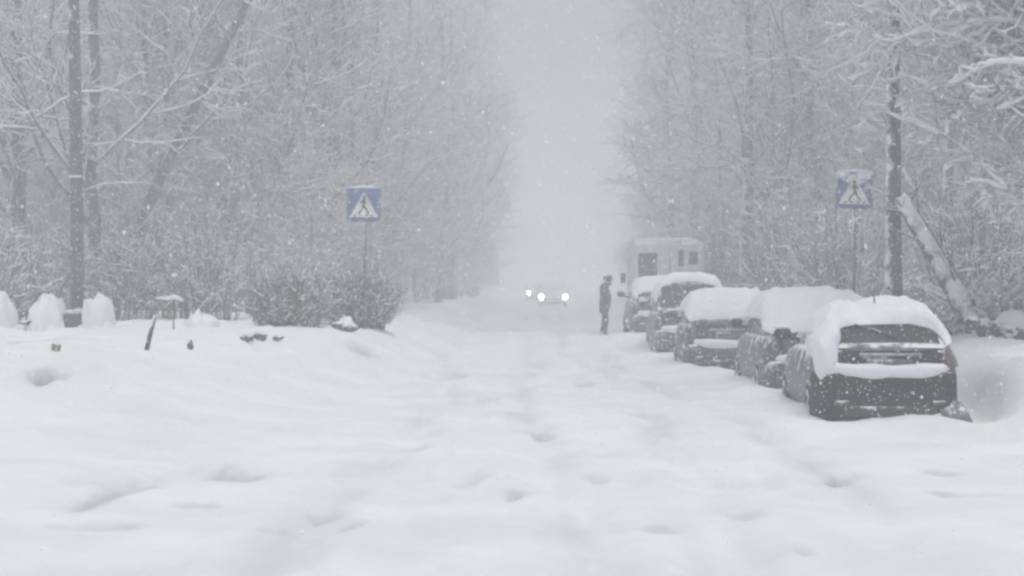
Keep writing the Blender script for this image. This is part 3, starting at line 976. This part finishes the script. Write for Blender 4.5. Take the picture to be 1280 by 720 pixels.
def make_car(loc, label, cat, paint, W=1.75, L=4.2, H=1.48, belt=.98, slope=.5, front_glass=.8, snow_th=.16, lip=1.24, rz=0.0,
             trimm=None, seed=1, lip_bow=.16, lights=None, bumper_top=.68, snow_left=True, ledge=True, name="parked_car", side_snow=.05, tail=True, roofw=.78, left_plaster=False, beltw=.925, glass=None, mir=.0, valley=.35, vpos=.3):
    glass = glass or M_glass
    """a hatchback or estate, rear at y=0 facing -Y. lip: height at which the snow on the rear window ends"""
    t = empty(name, loc, label, cat, "cars parked along the kerb" if name == "parked_car" else None, rz)
    hw = W / 2
    # ---- lower body, lofted along y
    ny = 46
    s = np.linspace(0, 1, ny)
    ys = L * (s - .045 * np.sin(2 * np.pi * s) * 1.6)
    ys = np.clip(ys, 0, L)
    ys = np.sort(np.concatenate([[0.0, .015, .05, .11, .2], ys[ys > .26][:-3], [L - .2, L - .1, L - .04, L]]))
    plan = hw * interp([0, .05, .15, .4, .9, L * .5, L - .8, L - .3, L - .1, L], [.80, .90, .955, .985, 1, 1, .98, .92, .82, .66], ys)
    top = interp([0, .1, .4, L * .5, L - 1.35, L - .9, L - .3, L], [belt - .04, belt - .01, belt, belt, belt - .01, belt - .06, belt - .15, belt - .30], ys)
    bot = interp([0, .3, L * .5, L - .3, L], [.30, .22, .20, .22, .30], ys)
    # section (closed): from bottom centre around the left side over the top
    prof = np.array([(0, 0), (.80, 0), (.93, .06), (.985, .22), (1.0, .48), (.985, .72), (.955, .90), (.90, .975), (.80, 1.0), (0, 1.012)])
    full = np.vstack([prof, prof[-2:0:-1] * np.array([-1, 1])])
    P = np.zeros((len(ys), len(full), 3))
    P[..., 0] = plan[:, None] * full[None, :, 0]
    P[..., 1] = ys[:, None]
    P[..., 2] = bot[:, None] + (top - bot)[:, None] * full[None, :, 1]
    # slight crease and rake of the tail
    P[..., 1] += (.10 * np.exp(-ys / .15))[:, None] * np.clip(full[None, :, 1] - .45, 0, 1)
    body = MB().grid(P, close_v=True)
    n0 = body.n
    body.f.append(np.arange(len(full))[None][:, ::-1]); body.f.append((np.arange(len(full)) + (len(ys) - 1) * len(full))[None])
    body = subsurf(body.build("body", paint, t), 1)
    # ---- cabin
    yr0, yr1 = .13, .13 + slope
    yf1, yf0 = L - 2.1 + front_glass * .1, L - 1.25
    TY = [yr0 - .04, yr0, yr1, yr1 + .35, (yr1 + yf1) / 2, yf1, yf0, yf0 + .05]
    TZ = [belt + .0, belt + .05, H - .07, H - .015, H, H - .04, belt + .06, belt]

    def roof_z(y):
        return np.interp(y, TY, TZ) * .35 + interp(TY, TZ, y) * .65

    def S_(u, y, off=0.0):
        """point of the cabin skin, u from -1 (left belt) to 1 (right belt)"""
        u, y = np.broadcast_arrays(np.asarray(u, float), np.asarray(y, float))
        a = u * np.pi / 2
        zt = roof_z(y)
        fz = np.abs(np.cos(a)) ** .31
        fx = np.sign(a) * np.abs(np.sin(a)) ** .55
        edge = np.interp(y, [yr0 - .04, yr0 + .25, yf0 - .6, yf0 + .05], [.93, 1.0, 1.0, .93])
        wd = hw * (beltw + (roofw - beltw) * fz * np.clip((zt - belt) / (H - belt), 0, 1)) * edge
        z = belt - .03 + (zt - belt + .03) * fz
        return np.stack([fx * (wd + off), y, z + off * np.clip(fz, .1, 1)], -1)

    u = np.linspace(-1, 1, 41); yy = np.linspace(yr0 - .04, yf0 + .05, 46)
    U, Y = np.meshgrid(u, yy)
    MB().grid(S_(U, Y)).build("cabin", paint, t)
    # windows
    def patch(nm, u0, u1, y0, y1, off, mat):
        U, Y = np.meshgrid(np.linspace(u0, u1, 18), np.linspace(y0, y1, 12))
        return MB().grid(S_(U, Y, off)).build(nm, mat, t)
    patch("rear_window", -.60, .60, yr0 + .012, yr1 - .05, .008, glass)
    patch("windscreen", -.60, .60, yf1 + .1, yf0 - .04, .008, glass)
    for sg in (-1, 1):
        patch("side_window", sg * .965, sg * .70, yr1 + .12, (yr1 + yf1) / 2 - .06, .008, glass)
        patch("side_window", sg * .965, sg * .70, (yr1 + yf1) / 2 + .04, yf1 + .12, .008, glass)
    # ---- bumper
    bt = bumper_top
    k = 25
    q = np.linspace(-1, 1, k)
    bx = hw * 1.01 * np.sign(q) * (1 - (1 - np.abs(q)) ** 1.6)
    by = -.10 + .62 * np.clip((np.abs(q) - .52) / .48, 0, 1) ** 2.2
    rows = [(.20, .07), (.24, .02), (.34, 0), (.46, .0), (bt - .04, .012), (bt - .008, .03), (bt, .075), (bt + .004, .22)]
    P = np.zeros((len(rows), k, 3))
    for i, (z, ins) in enumerate(rows):
        P[i, :, 0] = bx * (1 - ins * .55); P[i, :, 1] = by + ins; P[i, :, 2] = z
    MB().grid(P).build("rear_bumper", trimm or paint, t)
    MB().box((0, -.088, .30), (W * .62, .03, .12)).build("bumper_insert", M_trim, t, False)
    for sg in (-1, 1):
        MB().box((sg * hw * .66, -.086, .40), (.16, .03, .055)).build("reflector", M_lamp_red, t, False)
    # ---- tailgate details
    gate = MB()
    xs = np.linspace(-hw * .66, hw * .66, 15); zs = np.linspace(bt + .012, belt - .02, 7)
    X, Z = np.meshgrid(xs, zs)
    Yg = -.030 + .07 * (np.abs(X) / hw) ** 2 + .10 * np.clip((Z - .3) / (belt - .3) - .45, 0, 1) * 1.0 - .012 * np.sin((Z - bt) / (belt - bt) * np.pi)
    gate.grid(np.stack([X, Yg, Z], -1)).build("tailgate", trimm or paint, t)
    if tail:
        gm = (bt + belt) / 2
        MB().box((0, -.046, gm - .03), (.66, .03, .15)).build("plate_recess", M_trim, t, False)
        MB().box((0, -.068, gm - .045), (.53, .014, .108)).build("number_plate", M_plate, t, False)
        MB().box((0, -.066, gm + .066), (.74, .06, .032)).build("tailgate_handle", M_rim, t, False)
        for sg in (-1, 1):
            lm = MB()
            xs = np.linspace(.74, .985, 8); zs = np.linspace(bt + .05, belt + .04, 9)
            X, Z = np.meshgrid(xs, zs)
            Yl = -.045 + .34 * np.clip((X - .66) / .34, 0, 1) ** 2.0 + .10 * (Z - bt)
            lm.grid(np.stack([sg * hw * (.76 + (X - .76) * (1.0 - .55 * np.clip((Z - bt) / (belt - bt), 0, 1) ** 2)), Yl, Z], -1))
            o = lm.build("tail_light", M_lamp_red, t)
            so = o.modifiers.new("solid", 'SOLIDIFY'); so.thickness = .03; so.offset = 0
        p0 = S_(0.02, yr0 + .05, .03); p1 = S_(-.22, yr0 + slope * .55, .05)
        MB().tube([p0, p0 * .5 + p1 * .5 + np.array([0, -.01, .01]), p1], [.016, .012, .010], 6).build("rear_wiper", M_trim, t)
    # ---- mirrors
    ym = yf0 - .42
    for sg in (-1, 1):
        mir = abs(mir) if sg > 0 else 0.0
        mm = MB().blob((sg * (hw + .115 + mir), ym, belt + .12), (.115, .075, .085), 3, .03, 18, 10, 0, .8)
        mm.tube([(sg * (hw - .12), ym + .05, belt + .03), (sg * (hw + .06 + mir), ym + .03, belt + .08)], .03, 8)
        o = mm.build("mirror", paint if trimm is None else trimm, t)
        MB().box((sg * (hw + .115 + mir), ym - .070, belt + .12), (.15, .012, .11)).build("mirror_glass", M_glass, o, False)
        MB().blob((sg * (hw + .11 + mir), ym, belt + .205), (.11, .075, .035), 5, .2).build("snow_cap", M_snow, o)
    # ---- wheels
    for sg in (-1, 1):
        for yw in (.78, L - .85):
            an = np.linspace(0, 2 * np.pi, 28, endpoint=False)
            rings = [(.18, -.10), (.30, -.10), (.325, -.07), (.325, .05), (.305, .085), (.21, .095), (.20, .07)]
            P = np.zeros((len(rings), 28, 3))
            for i, (rr, xo) in enumerate(rings):
                P[i, :, 0] = sg * (hw - .09 + xo); P[i, :, 1] = yw + rr * np.cos(an); P[i, :, 2] = .325 + rr * np.sin(an)
            wobj = MB().grid(P, close_v=True).build("wheel", M_tyre, t)
            rm = MB()
            rm.tube([(sg * (hw - .03), yw, .325), (sg * (hw - .018), yw, .325)], .205, 24)
            for j in range(5):
                a = j / 5 * 6.283
                rm.tube([(sg * (hw - .005), yw, .325), (sg * (hw - .01), yw + .19 * math.cos(a), .325 + .19 * math.sin(a))], .022, 6)
            rm.build("rim", M_rim, wobj)
    # ---- front end
    for sg in (-1, 1):
        MB().blob((sg * hw * .66, L - .10, belt - .34), (.17, .10, .10), 4, .02, 18, 10, 0, .7).build("headlight", M_chrome, t)
    MB().box((0, L + .005, belt - .40), (.8, .05, .16)).build("grille", M_trim, t, False)
    # ---- snow lying on the roof and down the rear window
    nu, nv = 61, 60
    uu = np.linspace(-1, 1, nu)
    zl = lip - lip_bow * np.abs(uu) ** 2.2
    ysearch = np.linspace(yr0 - .03, yr1 + .4, 300)
    zsr = roof_z(ysearch)
    ylip = np.array([ysearch[min(int(np.argmax(zsr > z)), 299)] for z in zl]) + .016 * vnoise(uu * 6 + seed, seed * 3.1) + .012 * vnoise(uu * 19 + seed, seed * 1.1)
    vv = np.linspace(0, 1, nv) ** 1.25
    yend = yf0 + .02
    Yb = ylip[:, None] + (yend - ylip)[:, None] * vv[None]
    Ub = np.repeat(uu[:, None], nv, 1)
    thick = snow_th * (1 + .35 * fbm(Ub * 1.6 + seed, Yb * 1.1 + seed * 2, 3)) * (.5 + .5 * sm(1.0, .6, np.abs(Ub)))
    endf = np.clip(np.minimum(vv / .035, (1 - vv) / .04), 0, 1)
    endf = np.sqrt(1 - (1 - endf) ** 2)
    thick = thick * (1 + .22 * fbm(Ub * 4 + seed * 3, Yb * 3.2, 3))
    thick = thick - valley * snow_th * np.exp(-((Ub - vpos - .05 * vnoise(Yb * 2, seed)) / .09) ** 2) + valley * .45 * snow_th * sm(vpos, vpos + .35, Ub) * sm(.9, .6, Ub)
    thick = thick * (.12 + .88 * endf[None])
    lim = .97 if snow_left else .80
    outer = S_(Ub * lim, Yb, 0.0)
    base = S_(Ub * lim, Yb, .005)
    fx = np.clip(np.abs(Ub) - .45, 0, 1) / .55
    outer[..., 2] += thick * (1 - .30 * fx ** 2)
    outer[..., 0] += np.sign(Ub) * (side_snow + .03 * fbm(Ub * 3 + 4, Yb * 3 + seed, 2)) * fx * endf[None]
    outer[..., 1] -= (snow_th * .55 * (1 - vv) ** 6)[None] * (1 - np.abs(Ub) ** 3)
    mb = MB().grid(outer)
    # close the rim down to the skin
    ring = lambda G: np.concatenate([G[:, 0], G[-1, 1:], G[-2::-1, -1], G[0, -2:0:-1]])
    mb.grid(np.stack([ring(outer), ring(base)]), close_v=True)
    mb.build("roof_snow", M_snow, t)
    # bonnet snow
    U, Y = np.meshgrid(np.linspace(-1, 1, 21), np.linspace(yf0 - .05, L - .05, 16))
    zt = np.interp(Y, ys, top)
    ed = np.clip(np.minimum((1 - np.abs(U)) / .2, (L - .05 - Y) / .15), 0, 1)
    Z = zt + .01 + snow_th * np.sqrt(ed) * (1 + .2 * fbm(U * 2, Y * 2 + seed, 2))
    MB().grid(np.stack([U * np.interp(Y, ys, plan) * .93, Y, Z], -1)).build("bonnet_snow", M_snow, t)
    # wet snow plastered over the windward rear corner, burying one tail light
    if left_plaster:
        mb = MB().blob((-hw * .84, .17, belt - .12), (.16, .22, .32), 7, .09, 30, 20, 0, .9)
        mb.blob((-hw * .90, .50, belt + .02), (.11, .60, .20), 9, .09, 30, 16)
        mb.blob((-hw * .76, .40, belt + .13), (.15, .42, .20), 11, .08, 24, 16)
        po = mb.build("plastered_snow", M_snow, t)
        rmod = po.modifiers.new("union", 'REMESH'); rmod.mode = 'VOXEL'; rmod.voxel_size = .03; rmod.use_smooth_shade = True
        smod = po.modifiers.new("soften", 'SMOOTH'); smod.iterations = 10; smod.factor = .5
    # snow on the bumper ledge
    if ledge:
        kx = 41
        q = np.linspace(-1, 1, kx)
        cx = hw * .96 * q
        cy_ = -.055 + .40 * np.clip((np.abs(q) - .55) / .45, 0, 1) ** 2.2
        an = np.linspace(0, 2 * np.pi, 12, endpoint=False)
        hh = (.058 + .018 * vnoise(q * 4 + seed, seed * 1.7)) * np.interp(np.abs(q), [0, .8, 1], [1.0, .95, .35])
        hh2 = hh * np.interp(np.abs(q), [0, .45, .75, 1], [1.25, 1.2, .9, .5])
        P = np.zeros((kx, 12, 3))
        P[..., 0] = cx[:, None]
        P[..., 1] = cy_[:, None] + np.cos(an)[None] * .085
        P[..., 2] = bt + .035 + .05 * np.abs(q[:, None]) ** 3 + np.sin(an)[None] * hh2[:, None] - (.05 * (1 - np.abs(q) ** 3))[:, None] * (np.sin(an)[None] < 0)
        mb = MB().grid(P, close_v=True)
        mb.f.append(np.arange(12)[None]); mb.f.append((np.arange(12) + (kx - 1) * 12)[None])
        mb.build("bumper_snow", M_snow, t)
    return t


P_grey = snowy("paint_grey", (0.05, 0.052, 0.055, 1), .4, .26, .5, .15, 5.0, .5, .15)
P_dark = snowy("paint_dark", (0.018, 0.019, 0.021, 1), .5, .27, .45, .16, 6.0, .5, .2)
P_black = snowy("bumper_plastic", (0.012, 0.013, 0.015, 1), .8, .20, .4, .12, 6.0, .15, .2)
P_mid = snowy("paint_mid_grey", (0.06, 0.063, 0.067, 1), .35, .27, .5, .14, 5.0, .5, .15)
P_silver = snowy("paint_silver", (0.22, 0.225, 0.23, 1), .35, .40, .5, .25, 5.0, .5, .12)
P_white = snowy("paint_white", (0.62, 0.63, 0.63, 1), .5, .40, .5, .1, 4.0, .4, .05)

car1 = make_car((4.58, 23.0, -.22), "nearest snow-buried hatchback with a dark bumper and a bare strip of rear window", "car", P_grey,
                W=1.78, L=4.15, H=1.50, belt=1.06, slope=.62, trimm=P_black, seed=1, lip=1.33, lip_bow=.22, bumper_top=.77, rz=-.026, left_plaster=True, valley=.75, vpos=-.06, beltw=.86, roofw=.70, mir=.09, snow_th=.125, side_snow=.06)
MB().tube([(-.02, .95, 1.5), (-.03, 1.0, 1.78)], [.012, .006], 6).build("roof_aerial", M_trim, car1)
make_car((4.70, 28.8, -.20), "second parked car, snow-plastered and half hidden behind the nearest hatchback", "car", P_grey,
         W=1.76, L=4.3, H=1.66, belt=1.08, slope=.40, seed=4, lip=1.05, lip_bow=.02, snow_th=.13, bumper_top=.66, roofw=.86, side_snow=.09)
make_car((4.24, 37.0, -.18), "third parked car with a full white rear window and dark tail", "car", P_dark,
         W=1.76, L=4.2, H=1.64, belt=1.10, slope=.36, seed=7, lip=1.14, lip_bow=.03, snow_th=.12, bumper_top=.66, roofw=.84, ledge=True, rz=-.03)
make_car((4.16, 44.0, -.05), "fourth parked car, tall, with a bare dark rear window under its roof snow", "car", P_mid,
         W=1.78, L=4.4, H=1.86, belt=1.12, slope=.30, seed=9, lip=1.76, lip_bow=.12, snow_th=.11, bumper_top=.66, roofw=.80, rz=-.03)
make_car((4.08, 51.0, .22), "fifth and farthest parked car, a grey shape beside the walking person", "car", P_mid,
         W=1.76, L=4.2, H=1.60, belt=1.08, slope=.45, seed=12, lip=1.25, lip_bow=.1, snow_th=.11, bumper_top=.66)

# white box van
vx, vy = px_x(793, 60) + 1.12, 60.0
van = empty("box_van", (vx, vy, .25), "white box-bodied van standing beyond the line of parked cars", "van")
bx = MB().box((0, 1.9, 1.68), (2.24, 3.8, 2.25)).build("cargo_box", P_white, van, False)
bv = bx.modifiers.new("bevel", 'BEVEL'); bv.width = .09; bv.segments = 3
cb = MB().box((0, 4.55, 1.25), (2.0, 1.45, 1.7)).build("cab", P_white, van, False)
bv = cb.modifiers.new("bevel", 'BEVEL'); bv.width = .2; bv.segments = 3
for cx, w, zc, hh in ((-.70, .60, 2.02, .88), (.36, .17, 2.3, .5), (.74, .30, 2.3, .42)):
    w_ = MB().box((cx, -.005, zc), (w, .03, hh)).build("rear_window", M_glass, van, False)
    bv = w_.modifiers.new("bevel", 'BEVEL'); bv.width = .012
MB().box((0, -.006, 1.55), (.03, .02, 1.7)).build("door_seam", M_trim, van, False)
MB().box((0, -.12, .48), (2.1, .2, .2)).build("rear_bumper", M_trim, van, False)
for sg in (-1, 1):
    MB().box((sg * 1.0, -.02, .82), (.14, .06, .36)).build("tail_light", M_lamp_red, van, False)
    MB().box((sg * 1.18, 5.0, 1.7), (.16, .1, .34)).build("mirror", M_trim, van, False)
    for yw in (.9, 4.7):
        wh = MB().tube([(sg * .80, yw, .36), (sg * 1.04, yw, .36)], .36, 24).build("wheel", M_tyre, van)
        MB().tube([(sg * 1.03, yw, .36), (sg * 1.055, yw, .36)], .19, 18).build("rim", M_rim, wh)
MB().blob((0, 1.9, 2.80), (1.12, 1.9, .17), 6, .12, 40, 14, .7, .55).build("roof_snow", M_snow, van)

# oncoming cars with their headlights on
def oncoming(x, y, lampz, halfw, label):
    g = gz(x, y)
    t = make_car((x, y, g), label, "car", P_white, glass=M_glass_hazed, W=1.8, L=4.2, H=1.5, seed=15, name="oncoming_car", snow_th=.06, ledge=False, rz=math.pi, tail=True)
    # local front is at y=L; turned by pi it faces the camera
    for o in list(t.children):
        if o.name.startswith("headlight"):
            bpy.data.objects.remove(o)
    for sg in (-1, 1):
        o = MB().blob((sg * halfw, 4.2 + .01, lampz - g), (.125, .07, .15), 2, .0, 20, 12).build("headlight", M_lit, t)
    coat = {M_trim.name: M_haze_pale, M_tyre.name: M_haze_pale, M_rim.name: M_haze_pale, M_glass_hazed.name: M_haze_pale, M_lamp_red.name: M_haze_pale}
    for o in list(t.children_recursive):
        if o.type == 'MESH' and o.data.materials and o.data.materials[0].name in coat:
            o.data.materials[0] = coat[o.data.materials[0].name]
    t.location.y = y + 4.2
    return t


oncoming(px_x(691.5, 116), 116, CAM_H - 9 / FPX * 116, .76, "nearer oncoming car, only its pair of bright headlights showing through the snow")
oncoming(px_x(661, 150) + .72, 150, CAM_H - 4 / FPX * 150, .72, "farther oncoming car whose single small headlight shows beside the bright pair")


# ------------------------------------------------------------------ the walking person
def person(loc, label):
    t = empty("person", loc, label, "person")
    # joints (x = walking direction to the right, y depth, z up)
    J = [(0, 0, .92), (.02, 0, 1.15), (.05, 0, 1.40), (.07, 0, 1.50), (.09, 0, 1.60), (.11, 0, 1.70),
         (.0, -.10, .90), (.06, -.09, .50), (.02, -.09, .09), (.16, -.10, .03),
         (-.0, .10, .90), (.02, .09, .50), (-.06, .09, .10), (.08, .10, .04),
         (.05, -.20, 1.40), (-.03, -.25, 1.14), (.03, -.24, .90), (.06, -.235, .80),
         (.05, .20, 1.40), (-.02, .25, 1.13), (.03, .24, .90), (.06, .235, .80)]
    E = [(0, 1), (1, 2), (2, 3), (3, 4), (4, 5), (0, 6), (6, 7), (7, 8), (8, 9), (0, 10), (10, 11), (11, 12), (12, 13),
         (2, 14), (14, 15), (15, 16), (16, 17), (2, 18), (18, 19), (19, 20), (20, 21)]
    Rr = [.15, .15, .15, .065, .085, .10, .10, .075, .055, .045, .10, .075, .055, .045, .075, .058, .042, .03, .075, .058, .042, .03]
    me = bpy.data.meshes.new("body")
    me.from_pydata(J, E, [])
    o = bpy.data.objects.new("body", me)
    COL.objects.link(o); o.parent = t
    sk = o.modifiers.new("skin", 'SKIN')
    for i, r in enumerate(Rr):
        me.skin_vertices[0].data[i].radius = (r, r * .92)
    me.skin_vertices[0].data[0].use_root = True
    sk.use_smooth_shade = True
    subsurf(o, 2)
    me.materials.append(snowy("trousers", (.035, .036, .04, 1), .9, .22, .4, .1, 8.0, .1))
    # coat: lofted rings, hunched and bulging in front
    rings = [(.0, .70, .10, .12), (.0, .70, .125, .17), (.01, .80, .14, .19), (.035, .98, .165, .205), (.045, 1.12, .165, .21), (.025, 1.28, .145, .22), (.0, 1.40, .12, .21), (.02, 1.48, .095, .14), (.05, 1.53, .07, .08)]
    an = np.linspace(0, 2 * np.pi, 24, endpoint=False)
    P = np.zeros((len(rings), 24, 3))
    for i, (cx, z, rx, ry) in enumerate(rings):
        P[i, :, 0] = cx + rx * np.cos(an); P[i, :, 1] = ry * np.sin(an); P[i, :, 2] = z + .01 * np.sin(an * 3)
    coat = MB().grid(P, close_v=True)
    for sg in (-1, 1):
        coat.tube([(.0, sg * .19, 1.40), (-.03, sg * .24, 1.14), (.03, sg * .24, .93)], [.075, .065, .055], 12)
    coat.build("coat", snowy("coat_cloth", (.035, .037, .041, 1), .9, .16, .4, .1, 7.0, .1), t)
    hood = MB().blob((.095, 0, 1.655), (.115, .11, .13), 2, .04, 22, 14)
    hood.blob((.19, 0, 1.70), (.06, .07, .018), 3, .02, 16, 8)
    hood.build("cap", snowy("cap_cloth", (.05, .05, .052, 1), .9, .26, .5, .1, 9.0, .1), t)
    sc = MB().blob((.10, 0, 1.50), (.12, .11, .055), 4, .08).build("scarf", snowy("scarf_cloth", (.06, .06, .065, 1), .9, .25), t)
    fc = MB().blob((.185, 0, 1.625), (.06, .07, .075), 1, .02)
    fc.blob((.245, 0, 1.62), (.02, .015, .022), 2, .02, 10, 6)
    fc.build("face", snowy("skin_tone", (.42, .28, .22, 1), .6, .1, .2, 0), t)
    return t


px_ = px_x(755, 53.0)
person((px_, 53.0, gz(px_, 53.0) - .06), "person in a dark coat and cap walking along the road past the parked cars")


# ------------------------------------------------------------------ falling snow
M_flake, fnt, fp = mat_new("snowflake")
fp.inputs["Base Color"].default_value = (0.96, 0.97, 0.98, 1)
fp.inputs["Roughness"].default_value = 0.9


def flakes(n, seed=4):
    rng = np.random.default_rng(seed)
    d = (rng.random(n) * (46 ** 3 - 10.0 ** 3) + 10.0 ** 3) ** (1 / 3)
    ctr = np.stack([rng.uniform(-.36, .36, n) * d, d, CAM_H + rng.uniform(-.22, .24, n) * d], -1)
    ok = ctr[:, 2] > ground_h(ctr[:, 0], ctr[:, 1]) + .05
    ctr = ctr[ok]; n = len(ctr)
    s = rng.uniform(.0028, .0078, n) * (1 + (rng.random(n) > .96) * .6)
    o = np.array([[1, 0, 0], [-1, 0, 0], [0, 1, 0], [0, -1, 0], [0, 0, 1], [0, 0, -1]], float)
    f = np.array([[0, 2, 4], [2, 1, 4], [1, 3, 4], [3, 0, 4], [2, 0, 5], [1, 2, 5], [3, 1, 5], [0, 3, 5]])
    jit = rng.uniform(.6, 1.3, (n, 6, 1))
    V = ctr[:, None] + o[None] * jit * s[:, None, None] * np.array([1, 1, 1.25])
    F = (f[None] + 6 * np.arange(n)[:, None, None]).reshape(-1, 3)
    mb = MB().add(V.reshape(-1, 3), F)
    return tag(mb.build("falling_snow", M_flake), "white snowflakes filling the air over the street", "snowfall", kind="stuff")


flakes(210000)
